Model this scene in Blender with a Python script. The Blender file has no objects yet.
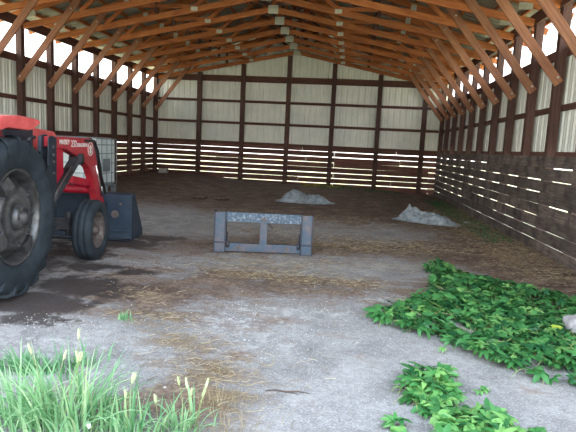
import bpy, bmesh, math, random
from mathutils import Vector, Matrix, noise
C = bpy.context.scene.collection
R = random.Random(7)
rad = math.radians

# ------------------------------------------------------------------ layout
XL, XR, YB, S = -7.93, 3.35, 20.18, 1.22
XC = (XL + XR) / 2
HALF = (XR - XL) / 2
NT = 15
YF = YB - (NT - 1) * S
EYE = 1.55

def sm(a, b, x):
    t = max(0.0, min(1.0, (x - a) / (b - a)))
    return t * t * (3 - 2 * t)

def ground_h(x, y):
    h = 0.17 * sm(-2.5, -7.0, x) * sm(7.5, 13, y)
    h += 0.10 * sm(13, 19.5, y) * sm(2.8, -1, x)
    n = noise.noise(Vector((x * .9, y * .9, 3)))
    h += 0.02 * n * sm(8, 12, y)
    return h

# ------------------------------------------------------------------ materials
def new_mat(name):
    m = bpy.data.materials.new(name); m.use_nodes = True
    nt = m.node_tree; nt.nodes.clear()
    out = nt.nodes.new('ShaderNodeOutputMaterial')
    b = nt.nodes.new('ShaderNodeBsdfPrincipled')
    nt.links.new(b.outputs[0], out.inputs[0])
    return m, nt, b, out

def N(nt, t, **kw):
    n = nt.nodes.new(t)
    for k, v in kw.items():
        if k.startswith('i_'):
            key = k[2:]
            key = int(key) if key.isdigit() else key.replace('_', ' ')
            n.inputs[key].default_value = v
        else: setattr(n, k, v)
    return n

def ramp(nt, stops, interp='LINEAR'):
    r = nt.nodes.new('ShaderNodeValToRGB'); cr = r.color_ramp; cr.interpolation = interp
    while len(cr.elements) < len(stops): cr.elements.new(.5)
    for e, (p, c) in zip(cr.elements, stops):
        e.position = p; e.color = (*c, 1) if len(c) == 3 else c
    return r

def mixc(nt, f, a, b, bt='MIX'):
    m = nt.nodes.new('ShaderNodeMix'); m.data_type = 'RGBA'; m.blend_type = bt
    for i, v in ((0, f), (6, a), (7, b)):
        if hasattr(v, 'is_output'): nt.links.new(v, m.inputs[i])
        else: m.inputs[i].default_value = v if not isinstance(v, tuple) else (*v[:3], 1)
    return m.outputs[2]

def mth(nt, op, a, b=None, clamp=False):
    m = nt.nodes.new('ShaderNodeMath'); m.operation = op; m.use_clamp = clamp
    for i, v in ((0, a), (1, b)):
        if v is None: continue
        if hasattr(v, 'is_output'): nt.links.new(v, m.inputs[i])
        else: m.inputs[i].default_value = v
    return m.outputs[0]

def wood(name, dark, mid, light, rough=.8, var=.25, stain=None):
    m, nt, b, out = new_mat(name)
    uv = N(nt, 'ShaderNodeUVMap'); uv.uv_map = 'UVMap'
    oi = N(nt, 'ShaderNodeObjectInfo')
    off = N(nt, 'ShaderNodeVectorMath', operation='ADD')
    cmb = N(nt, 'ShaderNodeCombineXYZ')
    nt.links.new(mth(nt, 'MULTIPLY', oi.outputs['Random'], 37.0), cmb.inputs[0])
    nt.links.new(mth(nt, 'MULTIPLY', oi.outputs['Random'], 91.0), cmb.inputs[1])
    nt.links.new(uv.outputs[0], off.inputs[0]); nt.links.new(cmb.outputs[0], off.inputs[1])
    mp = N(nt, 'ShaderNodeMapping'); mp.inputs['Scale'].default_value = (1.3, 22, 1)
    nt.links.new(off.outputs[0], mp.inputs[0])
    n1 = N(nt, 'ShaderNodeTexNoise', i_Scale=1.6, i_Detail=6.0, i_Roughness=.6)
    nt.links.new(mp.outputs[0], n1.inputs[0])
    n2 = N(nt, 'ShaderNodeTexNoise', i_Scale=1.7, i_Detail=3.0)
    nt.links.new(off.outputs[0], n2.inputs[0])
    f = mth(nt, 'ADD', mth(nt, 'MULTIPLY', n1.outputs[0], .75), mth(nt, 'MULTIPLY', n2.outputs[0], .35))
    r = ramp(nt, [(.35, dark), (.53, mid), (.75, light)])
    nt.links.new(f, r.inputs[0])
    v = mth(nt, 'ADD', mth(nt, 'MULTIPLY', oi.outputs['Random'], var * 2), 1 - var)
    hsv = N(nt, 'ShaderNodeHueSaturation'); nt.links.new(v, hsv.inputs['Value']); nt.links.new(r.outputs[0], hsv.inputs['Color'])
    col = hsv.outputs[0]
    if stain:
        n3 = N(nt, 'ShaderNodeTexNoise', i_Scale=3.2, i_Detail=4.0)
        nt.links.new(off.outputs[0], n3.inputs[0])
        r3 = ramp(nt, [(.45, (0, 0, 0)), (.7, (1, 1, 1))]); nt.links.new(n3.outputs[0], r3.inputs[0])
        col = mixc(nt, r3.outputs[0], col, stain)
    nt.links.new(col, b.inputs['Base Color']); b.inputs['Roughness'].default_value = rough
    bp = N(nt, 'ShaderNodeBump', i_Strength=.25, i_Distance=.01); nt.links.new(n1.outputs[0], bp.inputs['Height'])
    nt.links.new(bp.outputs[0], b.inputs['Normal'])
    return m

def plain(name, col, rough=.5, metal=0.0, col2=None, scale=6.0, lo=.4, hi=.65, bump=0.0, detail=5.0):
    m, nt, b, out = new_mat(name)
    b.inputs['Roughness'].default_value = rough; b.inputs['Metallic'].default_value = metal
    tc = N(nt, 'ShaderNodeTexCoord')
    n = N(nt, 'ShaderNodeTexNoise', i_Scale=scale, i_Detail=detail, i_Roughness=.6); nt.links.new(tc.outputs['Object'], n.inputs[0])
    c2 = col2 or tuple(c * .75 for c in col)
    r = ramp(nt, [(lo, col), (hi, c2)]); nt.links.new(n.outputs[0], r.inputs[0])
    nt.links.new(r.outputs[0], b.inputs['Base Color'])
    if bump:
        bp = N(nt, 'ShaderNodeBump', i_Strength=bump, i_Distance=.01); nt.links.new(n.outputs[0], bp.inputs['Height'])
        nt.links.new(bp.outputs[0], b.inputs['Normal'])
    return m

def leafy(name, c1, c2, c3, trans=.35, rough=.5):
    m, nt, b, out = new_mat(name)
    at = N(nt, 'ShaderNodeAttribute'); at.attribute_name = 'tone'
    r = ramp(nt, [(0, c1), (.6, c2), (1, c3)]); nt.links.new(at.outputs['Fac'], r.inputs[0])
    nt.links.new(r.outputs[0], b.inputs['Base Color']); b.inputs['Roughness'].default_value = rough
    tr = N(nt, 'ShaderNodeBsdfTranslucent'); nt.links.new(r.outputs[0], tr.inputs[0])
    mx = N(nt, 'ShaderNodeMixShader'); mx.inputs[0].default_value = trans
    nt.links.new(b.outputs[0], mx.inputs[1]); nt.links.new(tr.outputs[0], mx.inputs[2]); nt.links.new(mx.outputs[0], out.inputs[0])
    return m

M = {}
M['truss'] = wood('orange_pine', (.16, .040, .012), (.40, .125, .036), (.58, .22, .070), var=.15)
M['brace'] = wood('brace_pine', (.15, .055, .028), (.31, .135, .07), (.46, .23, .13), var=.15)
M['post'] = wood('dark_post', (.035, .015, .012), (.085, .040, .031), (.15, .08, .065), var=.2)
M['girt'] = wood('girt_timber', (.06, .022, .015), (.10, .04, .027), (.15, .07, .05), var=.15)
M['plank'] = wood('weathered_plank', (.06, .045, .038), (.15, .118, .10), (.27, .22, .19), var=.25, stain=(.045, .035, .035))
M['bplank'] = wood('brown_plank', (.07, .025, .018), (.15, .062, .045), (.24, .12, .085), var=.25)
M['steel'] = plain('cream_sheet_steel', (.84, .85, .76), .38, 0, (.72, .75, .68), 1.2)
M['roof'] = plain('roof_sheet_steel', (.36, .35, .28), .5, 0, (.20, .19, .16), 1.0)
M['plate'] = plain('galvanised_plate', (.62, .62, .52), .6, .1, (.45, .45, .38), 30)
M['bolt'] = plain('bolt_steel', (.7, .7, .68), .4, .5)
M['red'] = plain('faded_red_paint', (.50, .03, .045), .42, 0, (.34, .02, .035), 9)
M['pink'] = plain('sky_sheen_red_paint', (.74, .13, .13), .36, 0, (.60, .075, .08), 7)  # red paint lightened to pink, sky reflection put into the colour
M['crim'] = plain('crimson_paint', (.52, .008, .035), .45, 0, (.38, .006, .03), 7)
M['tyre'] = plain('dusty_rubber', (.010, .018, .026), .8, 0, (.024, .036, .048), 7, bump=.2)
M['rim'] = plain('dull_silver_rim', (.15, .155, .16), .38, .6, (.06, .06, .065), 9)
M['rimb'] = plain('rusty_grey_rim', (.16, .15, .15), .55, .3, (.10, .07, .06), 16)
M['blackm'] = plain('black_machine_metal', (.022, .026, .034), .55, 0, (.05, .05, .055), 12)
M['bluem'] = plain('dark_blue_grey_steel', (.014, .024, .042), .5, .1, (.03, .04, .06), 8)
M['bucket'] = plain('worn_blue_black_steel', (.016, .034, .062), .5, .1, (.03, .05, .08), 5)
M['worn'] = plain('bare_worn_steel', (.16, .14, .14), .55, .2, (.10, .07, .06), 14)
M['fork'] = plain('scuffed_blue_grey_paint', (.065, .105, .155), .5, .1, (.16, .13, .14), 9, .42, .7)
M['forkd'] = plain('dark_blue_grey_edge', (.03, .045, .07), .6, .1, (.07, .05, .05), 14)
M['scuff'] = plain('rust_and_scuffed_white_steel', (.07, .11, .16), .5, .2, (.30, .34, .39), 30, .50, .68)
M['chrome'] = plain('chrome_rod', (.8, .8, .8), .2, .9)
M['white'] = plain('white_marking', (.85, .85, .82), .5)
M['tank'] = plain('white_polyethylene', (.80, .88, .90), .4, 0, (.68, .78, .80), 3)
M['cage'] = plain('galvanised_cage', (.28, .33, .36), .45, .4)
M['tarp'] = plain('grey_plastic_sheet', (.36, .42, .45), .4, 0, (.20, .24, .26), 11)
M['block'] = plain('pale_concrete_block', (.5, .48, .45), .9, 0, (.35, .33, .3), 12)
M['rock'] = plain('pale_grey_stone', (.48, .46, .47), .9, 0, (.24, .23, .24), 9, bump=.5)
M['clod'] = plain('brown_soil_clod', (.13, .09, .07), 1, 0, (.08, .05, .04), 8, bump=.6)
M['pallet'] = wood('pallet_wood', (.10, .07, .05), (.2, .15, .11), (.3, .23, .17))
M['pebble'] = plain('pale_gravel', (.52, .51, .50), .9, 0, (.28, .26, .24), 3)
M['straw'] = leafy('dry_straw', (.16, .11, .06), (.34, .265, .15), (.54, .46, .30), .15, .7)
M['vine'] = leafy('vine_leaves', (.022, .12, .045), (.085, .30, .085), (.28, .56, .17), .30, .36)
M['stem'] = plain('pale_green_stem', (.30, .42, .14), .6, 0, (.22, .20, .08), 9)
M['grass'] = leafy('blue_green_grass', (.10, .28, .12), (.30, .56, .28), (.62, .78, .46), .35, .5)
M['wgrass'] = leafy('yellow_green_weeds', (.07, .12, .02), (.35, .36, .04), (.8, .7, .12), .45, .5)
M['seed'] = plain('pale_seed_head', (.50, .60, .32), .8, 0, (.40, .48, .25), 40)
M['yleaf'] = plain('yellow_green_leaf', (.50, .62, .08), .5)
M['vinyl'] = plain('black_vinyl', (.02, .02, .02), .5)

def floor_mat():
    m, nt, b, out = new_mat('concrete_and_dirt')
    tc = N(nt, 'ShaderNodeTexCoord'); P = tc.outputs['Object']
    def noi(scale, detail=6.0, rough=.6, vec=P, dist=0.0):
        n = N(nt, 'ShaderNodeTexNoise', i_Scale=scale, i_Detail=detail, i_Roughness=rough, i_Distortion=dist); nt.links.new(vec, n.inputs[0]); return n.outputs[0]
    def attr(a):
        n = N(nt, 'ShaderNodeAttribute'); n.attribute_name = a; return n.outputs['Fac']
    def mask(a, nz, amp, lo, hi):
        f = mth(nt, 'ADD', a, mth(nt, 'MULTIPLY', mth(nt, 'SUBTRACT', nz, .5), amp))
        r = N(nt, 'ShaderNodeMapRange'); r.interpolation_type = 'SMOOTHSTEP'
        r.inputs[1].default_value = lo; r.inputs[2].default_value = hi; nt.links.new(f, r.inputs[0]); return r.outputs[0]
    big = noi(.55, 5, .6); med = noi(2.3, 8, .65, dist=.6); fine = noi(22, 8, .78); spk = noi(75, 3, .6)
    mpx = N(nt, 'ShaderNodeMapping'); mpx.inputs['Scale'].default_value = (.85, 1.9, 1); nt.links.new(P, mpx.inputs[0])
    strk = noi(2.2, 12, .74, mpx.outputs[0], .5)
    conc = ramp(nt, [(.37, (.17, .163, .16)), (.5, (.32, .312, .31)), (.62, (.48, .47, .468))])
    nt.links.new(mth(nt, 'ADD', mth(nt, 'MULTIPLY', med, .45), mth(nt, 'ADD', mth(nt, 'MULTIPLY', fine, .40), mth(nt, 'MULTIPLY', spk, .16))), conc.inputs[0])
    c = conc.outputs[0]
    # pale aggregate specks
    sp = ramp(nt, [(.58, (0, 0, 0)), (.66, (1, 1, 1))]); nt.links.new(spk, sp.inputs[0])
    c = mixc(nt, mth(nt, 'MULTIPLY', sp.outputs[0], .6), c, (.70, .70, .70))
    dk = ramp(nt, [(.30, (1, 1, 1)), (.40, (0, 0, 0))]); nt.links.new(noi(46, 4, .6), dk.inputs[0])
    c = mixc(nt, mth(nt, 'MULTIPLY', dk.outputs[0], .5), c, (.20, .18, .17))
    # dirt
    dirt = ramp(nt, [(.38, (.06, .038, .031)), (.5, (.155, .105, .080)), (.62, (.36, .28, .22))])
    nt.links.new(mth(nt, 'ADD', mth(nt, 'MULTIPLY', strk, .6), mth(nt, 'MULTIPLY', fine, .42)), dirt.inputs[0])
    dm = mask(attr('dirt'), mth(nt, 'ADD', mth(nt, 'MULTIPLY', strk, .6), mth(nt, 'MULTIPLY', med, .4)), 4.2, .25, .95)
    c = mixc(nt, dm, c, dirt.outputs[0])
    # straw stain
    stc = ramp(nt, [(.35, (.15, .10, .065)), (.55, (.27, .20, .12)), (.7, (.40, .31, .19))]); nt.links.new(fine, stc.inputs[0])
    smk = mask(attr('straw'), mth(nt, 'ADD', mth(nt, 'MULTIPLY', fine, .5), mth(nt, 'MULTIPLY', strk, .5)), 3.6, .35, .95)
    c = mixc(nt, mth(nt, 'MULTIPLY', smk, .85), c, stc.outputs[0])
    # damp oily patches
    wm = mask(attr('wet'), mth(nt, 'ADD', mth(nt, 'MULTIPLY', med, .7), mth(nt, 'MULTIPLY', noi(7, 6, .65), .3)), 2.4, .35, .70)
    c = mixc(nt, mth(nt, 'MULTIPLY', wm, .93), c, (.065, .052, .050))
    # gravel-white
    gm = mask(attr('gravel'), noi(9, 6, .7), 3.4, .45, .95)
    c = mixc(nt, mth(nt, 'MULTIPLY', gm, .6), c, (.60, .59, .58))
    nt.links.new(c, b.inputs['Base Color'])
    rr = N(nt, 'ShaderNodeMapRange'); nt.links.new(wm, rr.inputs[0]); rr.inputs[3].default_value = .92; rr.inputs[4].default_value = .6
    nt.links.new(rr.outputs[0], b.inputs['Roughness'])
    b.inputs['Specular IOR Level'].default_value = .25
    h = mth(nt, 'ADD', mth(nt, 'MULTIPLY', fine, .6), mth(nt, 'ADD', mth(nt, 'MULTIPLY', strk, .8), mth(nt, 'MULTIPLY', spk, .25)))
    bp = N(nt, 'ShaderNodeBump', i_Strength=.8, i_Distance=.03); nt.links.new(h, bp.inputs['Height']); nt.links.new(bp.outputs[0], b.inputs['Normal'])
    return m
M['floor'] = floor_mat()
M['out'] = plain('sunlit_grass_ground', (.36, .38, .22), 1, 0, (.48, .44, .30), 1.5)

# ------------------------------------------------------------------ mesh helpers
class MB:
    def __init__(s): s.v = []; s.f = []; s.uv = []; s.tone = []; s.smooth = []
    def add(s, vs, fs, uvs=None, tone=0.5, smooth=False):
        o = len(s.v); s.v += [tuple(v) for v in vs]
        for i, f in enumerate(fs):
            s.f.append(tuple(o + j for j in f)); s.smooth.append(smooth)
            if uvs: s.uv += uvs[i]
            else: s.uv += [(vs[j][0], vs[j][1]) for j in f]
        s.tone += [tone] * len(vs)
    def beam(s, p0, p1, w, t, up=(0, 0, 1), tw=0):
        """w along 'up' side, t across"""
        p0, p1 = Vector(p0), Vector(p1); d = (p1 - p0); L = d.length; d.normalize()
        a = d.cross(Vector(up))
        if a.length < 1e-4: a = d.cross(Vector((1, 0, 0)))
        a.normalize(); b = a.cross(d).normalized()
        vs = []
        for p in (p0, p1):
            for sa, sb in ((-1, -1), (1, -1), (1, 1), (-1, 1)): vs.append(p + a * (sa * t / 2) + b * (sb * w / 2))
        fs = [(0, 1, 5, 4), (1, 2, 6, 5), (2, 3, 7, 6), (3, 0, 4, 7), (3, 2, 1, 0), (4, 5, 6, 7)]
        o = 0; uvs = []
        for i in range(4):
            w_ = t if i % 2 == 0 else w
            uvs.append([(0, o), (0, o + w_), (L, o + w_), (L, o)]); o += w_
        uvs += [[(0, 0), (0, t), (w, t), (w, 0)]] * 2
        s.add(vs, fs, uvs)
        return s
    def box(s, c, d, rz=0):
        c = Vector(c); h = Vector(d) / 2; m = Matrix.Rotation(rz, 3, 'Z')
        vs = [c + m @ Vector((x * h.x, y * h.y, z * h.z)) for x, y, z in
              ((-1, -1, -1), (1, -1, -1), (1, 1, -1), (-1, 1, -1), (-1, -1, 1), (1, -1, 1), (1, 1, 1), (-1, 1, 1))]
        s.add(vs, [(3, 2, 1, 0), (4, 5, 6, 7), (0, 1, 5, 4), (1, 2, 6, 5), (2, 3, 7, 6), (3, 0, 4, 7)]); return s
    def prism(s, pts, axis, a, b):
        """closed 2D outline extruded along axis ('x': pts are (y,z))"""
        def P(p, q):
            return {'x': (q, p[0], p[1]), 'y': (p[0], q, p[1]), 'z': (p[0], p[1], q)}[axis]
        n = len(pts); vs = [P(p, a) for p in pts] + [P(p, b) for p in pts]
        fs = [tuple(range(n)), tuple(reversed(range(n, 2 * n)))] + [(i, n + i, n + (i + 1) % n, (i + 1) % n) for i in range(n)]
        s.add(vs, fs); return s
    def rev(s, prof, c, seg=32, axis='x', smooth=True, closed=False):
        """profile of (axial, radius) turned about axis"""
        c = Vector(c); vs = []; n = len(prof)
        for i in range(seg):
            a = 2 * math.pi * i / seg; ca, sa = math.cos(a), math.sin(a)
            for ax, r in prof:
                o = {'x': (ax, r * ca, r * sa), 'y': (r * ca, ax, r * sa), 'z': (r * ca, r * sa, ax)}[axis]
                vs.append(c + Vector(o))
        fs = []
        for i in range(seg):
            j = (i + 1) % seg
            for k in range(n - 1 if not closed else n):
                k2 = (k + 1) % n
                fs.append((i * n + k, i * n + k2, j * n + k2, j * n + k))
        s.add(vs, fs, smooth=smooth); return s
    def tube(s, pts, r, seg=10, smooth=True, caps=True):
        pts = [Vector(p) for p in pts]; n = len(pts); vs = []
        rs = r if isinstance(r, (list, tuple)) else [r] * n
        prev = None
        for i, p in enumerate(pts):
            d = (pts[min(i + 1, n - 1)] - pts[max(i - 1, 0)]).normalized()
            a = prev - d * prev.dot(d) if prev is not None else d.cross(Vector((0, 0, 1)))
            if a.length < 1e-3: a = d.cross(Vector((1, 0, 0)))
            a.normalize(); prev = a; b = d.cross(a)
            for k in range(seg):
                t = 2 * math.pi * k / seg; vs.append(p + (a * math.cos(t) + b * math.sin(t)) * rs[i])
        fs = [(i * seg + k, i * seg + (k + 1) % seg, (i + 1) * seg + (k + 1) % seg, (i + 1) * seg + k) for i in range(n - 1) for k in range(seg)]
        if caps: fs += [tuple(reversed(range(seg))), tuple(range((n - 1) * seg, n * seg))]
        s.add(vs, fs, smooth=smooth); return s
    def build(s, name, mat, parent=None, bevel=0, fix=True):
        me = bpy.data.meshes.new(name); me.from_pydata(s.v, [], s.f)
        uvl = me.uv_layers.new(name='UVMap')
        flat = [c for uv in s.uv for c in uv]; uvl.data.foreach_set('uv', flat)
        at = me.attributes.new('tone', 'FLOAT', 'POINT'); at.data.foreach_set('value', s.tone)
        me.polygons.foreach_set('use_smooth', s.smooth)
        me.materials.append(mat); me.update()
        if fix:
            bm = bmesh.new(); bm.from_mesh(me); bmesh.ops.recalc_face_normals(bm, faces=bm.faces); bm.to_mesh(me); bm.free()
        o = bpy.data.objects.new(name, me); C.objects.link(o)
        if parent: o.parent = parent
        if bevel:
            b = o.modifiers.new('bevel', 'BEVEL'); b.width = bevel; b.segments = 2; b.limit_method = 'ANGLE'; b.angle_limit = rad(40)
        return o

def tag(o, label=None, cat=None, group=None, kind=None):
    if label: o['label'] = label
    if cat: o['category'] = cat
    if group: o['group'] = group
    if kind: o['kind'] = kind
    return o
def empty(name, loc=(0, 0, 0), rz=0):
    o = bpy.data.objects.new(name, None); C.objects.link(o); o.location = loc; o.rotation_euler = (0, 0, rz); o.empty_display_size = .2
    return o
def copy_tree(o, parent=None):
    c = o.copy(); C.objects.link(c); c.parent = parent
    for ch in list(o.children): copy_tree(ch, c)
    return c

# ------------------------------------------------------------------ floor and ground
def build_floor():
    x0, x1, y0, y1, d = -8.1, 3.55, -2.5, 20.35, .1
    nx = int((x1 - x0) / d) + 1; ny = int((y1 - y0) / d) + 1
    blobs = {'dirt': [], 'straw': [], 'wet': [], 'gravel': []}
    def B(ch, x, y, rx, ry, s=1.0, rot=0): blobs[ch].append((x, y, rx, ry, s, math.cos(rad(rot)), math.sin(rad(rot))))
    # damp patches round the tractor
    for a in [(-3.0, 4.3, .7, .35, 1.1), (-2.75, 4.95, .5, .35, 1), (-3.9, 4.1, .8, .5, 1), (-2.15, 4.75, .25, .22, .8), (-2.55, 3.85, .35, .14, .95), (-3.0, 5.75, .5, .22, .9),
              (-3.45, 7.2, .9, .35, 1), (-2.35, 5.6, .3, .12, .8), (-3.0, 7.8, .55, .25, .9), (-3.4, 6.4, .35, .5, .8), (-4.3, 5.5, .9, 1.6, 1)]: B('wet', *a)
    # straw bands
    for a in [(-2.0, 4.75, .35, .22, .6), (-1.69, 4.2, .4, .22, .7), (-1.28, 3.72, .35, .25, .75), (-.93, 3.25, .35, .28, .75), (-.67, 2.88, .3, .25, .75), (-1.2, 6.0, .9, .4, .62), (-.4, 5.9, .8, .3, .6),
              (-1.1, 6.6, .8, .35, .6), (.1, 5.8, .6, .3, .5), (.2, 8.2, 1.4, .6, .55), (2.6, 13.4, .9, 2.2, .55), (2.75, 10.6, .8, 1.8, .65), (2.75, 8.4, .7, 1.4, .75), (2.7, 7.1, .7, .5, .6),
              (.8, 8.6, 1.2, .6, .5), (-1.0, 11, 2.5, 1.0, .38), (-.8, 3.4, .5, .3, .4), (0.3, 6.9, 1.2, .3, .45), (-1.5, 9, 1.6, .6, .4)]: B('straw', *a)
    for a in [(-1.06, 4.2, .45, .3, .6), (-.6, 4.6, .6, .25, .6), (-.2, 4.7, .6, .2, .5), (-.7, 3.85, .5, .25, .5), (.45, 5.3, .35, .3, .6), (-2.3, 3.85, .3, .1, .7), (-2.0, 3.4, .8, .25, .5),
              (-1.7, 3.0, .4, .4, .5), (-1.2, 7.0, .8, .1, .45), (-2.2, 6.0, .25, .4, .45), (.2, 4.1, .6, .3, .3)]: B('gravel', *a)
    # earth over the slab
    for a in [(-2.0, 4.75, .5, .3, .6), (-1.69, 4.2, .5, .25, .5), (-1.1, 3.5, .5, .3, .5), (-.8, 2.9, .35, .35, .55), (-1.3, 5.5, 1.0, .6, .62), (-.3, 5.8, 1.2, .5, .50), (-2.2, 4.9, .5, .3, .6),
              (1.4, 8.4, 2.2, .9, .68), (2.8, 7.0, .9, 1.5, .8), (2.9, 9.5, .8, 3, .8), (-1.9, 7.2, 1.5, .5, .5), (2.3, 6.0, 1.2, .6, .75), (1.7, 5.0, 1.2, .9, .5), (-.9, 4.3, .7, .5, .35), (-1.0, 8.0, 2.5, .6, .5),
              (-3.2, 6.5, 1.2, 1.5, .45), (-2.5, 4.1, .5, .25, .4), (-1.3, 2.7, .6, .3, .5)]: B('dirt', *a)
    vs = []; A = {k: [] for k in blobs}
    for j in range(ny):
        for i in range(nx):
            x, y = x0 + i * d, y0 + j * d
            vs.append((x, y, ground_h(x, y)))
            for k, bl in blobs.items():
                s = 0
                for bx, by, rx, ry, st, c, sn in bl:
                    dx, dy = x - bx, y - by
                    q = (dx / rx) ** 2 + (dy / ry) ** 2
                    if q < 5: s = max(s, st * math.exp(-q * .7)) if k != 'dirt' else s + st * math.exp(-q * .7)
                if k == 'dirt':
                    far = sm(8.6, 12.5, y) * 1.0
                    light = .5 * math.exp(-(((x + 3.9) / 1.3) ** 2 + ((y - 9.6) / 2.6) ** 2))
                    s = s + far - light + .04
                    s = min(s, 1.25)
                A[k].append(s)
    fs = [(j * nx + i, j * nx + i + 1, (j + 1) * nx + i + 1, (j + 1) * nx + i) for j in range(ny - 1) for i in range(nx - 1)]
    me = bpy.data.meshes.new('floor'); me.from_pydata(vs, [], fs)
    for k in A:
        at = me.attributes.new(k, 'FLOAT', 'POINT'); at.data.foreach_set('value', A[k])
    me.polygons.foreach_set('use_smooth', [True] * len(fs)); me.materials.append(M['floor'])
    o = bpy.data.objects.new('floor', me); C.objects.link(o); o['kind'] = 'structure'
    return blobs
blobs = build_floor()
g = MB(); g.box((-2, 10, -.12), (160, 160, .2)); tag(g.build('ground', M['out']), kind='structure')

# ------------------------------------------------------------------ ribbed sheets
def ribbed(name, mat, s0, s1, lo, hi, nrm, parent=None, pitch=.23):
    """sheet between curves lo(s) and hi(s); ribs stand out along nrm"""
    ss = [(s0, 0)]; x = s0 + pitch / 2
    while x < s1 - .05:
        ss += [(x - .045, 0), (x - .020, .032), (x + .020, .032), (x + .045, 0)]; x += pitch
        if x < s1 - .05: ss += [(x - pitch / 2 - .012, 0), (x - pitch / 2, .012), (x - pitch / 2 + .012, 0)]
    ss.append((s1, 0)); mb = MB(); n = Vector(nrm); vs = []
    for s, h in ss:
        vs.append(Vector(lo(s)) + n * h); vs.append(Vector(hi(s)) + n * h)
    mb.add(vs, [(2 * i, 2 * i + 2, 2 * i + 3, 2 * i + 1) for i in range(len(ss) - 1)])
    o = mb.build(name, mat, parent)
    m = o.modifiers.new('gauge', 'SOLIDIFY'); m.thickness = .003; m.offset = 0
    return o

SL = .30
def top_low(d): return 4.27 + SL * (HALF - d)       # underside of the top chord
def bot_low(d): return 3.96 + .20 * (HALF - d)      # underside of the bottom chord
def deck(d): return top_low(d) + .15 + .045 * 2

# walls -------------------------------------------------------------
def plank_rows(parent, mat, a0, a1, place, n=8, pitch=.205, w=.185, t=.038, blen=3.66, z0=.02, jit=.006, seed=1, gapj=0, up=(0, 0, 1)):
    rr = random.Random(seed)
    for r in range(n):
        z = z0 + pitch * r + w / 2; a = a0 - (rr.random() * blen * .6 if r % 2 else 0); first = True
        while a < a1 - .05:
            e = min(a + blen, a1); s_ = max(a, a0)
            if e - s_ > .25:
                dz0, dz1 = rr.uniform(-jit, jit), rr.uniform(-jit, jit)
                ww = w + rr.uniform(-.007, .003)
                mb = MB(); mb.beam(place(s_ + .003, z + dz0), place(e - .003, z + dz1), ww - gapj * rr.random(), t, up)
                mb.build('plank', mat, parent)
            a += blen

# back wall
wb = ribbed('wall_back', M['steel'], XL - .09, XR + .09, lambda s: (s, YB + .115, 1.62), lambda s: (s, YB + .115, deck(min(HALF + .1, abs(s - XC))) - .01), (0, 1, 0))
tag(wb, kind='structure')
post_x = [-6.12, -4.36, -2.55, -.80, .96, 2.68]
for x in post_x:
    MB().beam((x, YB, -.05), (x, YB, bot_low(abs(x - XC)) - .005), .14, .17, (0, 1, 0)).build('post', M['post'], wb)
for z, w in ((4.12, .24), (3.25, .10), (2.40, .10), (1.62, .10)):
    MB().beam((XL + .08, YB + .09, z), (XR - .08, YB + .09, z), w, .04).build('girt', M['girt'], wb)
plank_rows(wb, M['bplank'], XL - .03, XR + .03, lambda a, z: (a, YB + .09, z), n=8, pitch=.205, w=.199, z0=.0, jit=.009, gapj=.016, seed=3)

def side_wall(name, X, sgn):
    y0, y1 = YF - .1, YB + .1
    w = ribbed(name, M['steel'], y0, y1, lambda s: (X + sgn * .115, s, 1.60), lambda s: (X + sgn * .115, s, 3.36), (sgn, 0, 0))
    tag(w, kind='structure')
    for k in range(NT):
        y = YB - k * S
        MB().beam((X, y, -.05), (X, y, 4.24), .14, .14, (0, 1, 0)).build('post', M['post'], w)
    for z, wd in ((3.34, .17), (2.41, .10), (1.64, .09)):
        MB().beam((X + sgn * .092, y0, z), (X + sgn * .092, y1, z), wd, .04).build('girt', M['girt'], w)
    MB().beam((X - sgn * .092, y0, 4.13), (X - sgn * .092, YB - .08, 4.13), .22, .04).build('header_beam', M['girt'], w)
    return w
wl = side_wall('wall_left', XL, -1)
wr = side_wall('wall_right', XR, 1)
plank_rows(wl, M['bplank'], YF, YB, lambda a, z: (XL - .092, a, z), n=8, pitch=.205, w=.200, z0=.0, jit=.006, gapj=.012, seed=5)
plank_rows(wr, M['plank'], YF, YB - .1, lambda a, z: (XR - .092, a, z), n=8, pitch=.206, w=.202, z0=-.03, jit=.009, gapj=.014, seed=11, blen=3.05, t=.022)

for X_, sg_ in ((XL, -1), (XR, 1)):
    MB().box((X_ + sg_ * .11, YB + .105, 2.94), (.10, .10, 2.6)).build('corner_trim', M['steel'], wb)
# ceiling (roof deck) ------------------------------------------------
OV = HALF + .55
y0r, y1r = YF - .35, YB + .45
bm_r = MB()
ce = ribbed('ceiling', M['roof'], y0r, y1r, lambda s: (XC - OV, s, deck(OV)), lambda s: (XC, s, deck(0)), (0, 0, 1))
tag(ce, kind='structure')
r2 = ribbed('roof_sheet', M['roof'], y0r, y1r, lambda s: (XC + OV, s, deck(OV)), lambda s: (XC, s, deck(0)), (0, 0, 1), ce)
MB().prism([(-.16, -.045), (0, .0), (.16, -.045), (.16, -.03), (0, .02), (-.16, -.03)], 'y', y0r, y1r).build('ridge_cap', M['roof'], ce).location = (XC, 0, deck(0) + .03)
for sg in (-1, 1):
    for i in range(13):
        d = .12 + i * (OV - .2) / 12
        MB().beam((XC + sg * d, y0r, deck(d) - .052), (XC + sg * d, y1r, deck(d) - .052), .088, .04, (sg * SL, 0, 1)).build('purlin', M['truss'], ce)

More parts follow.
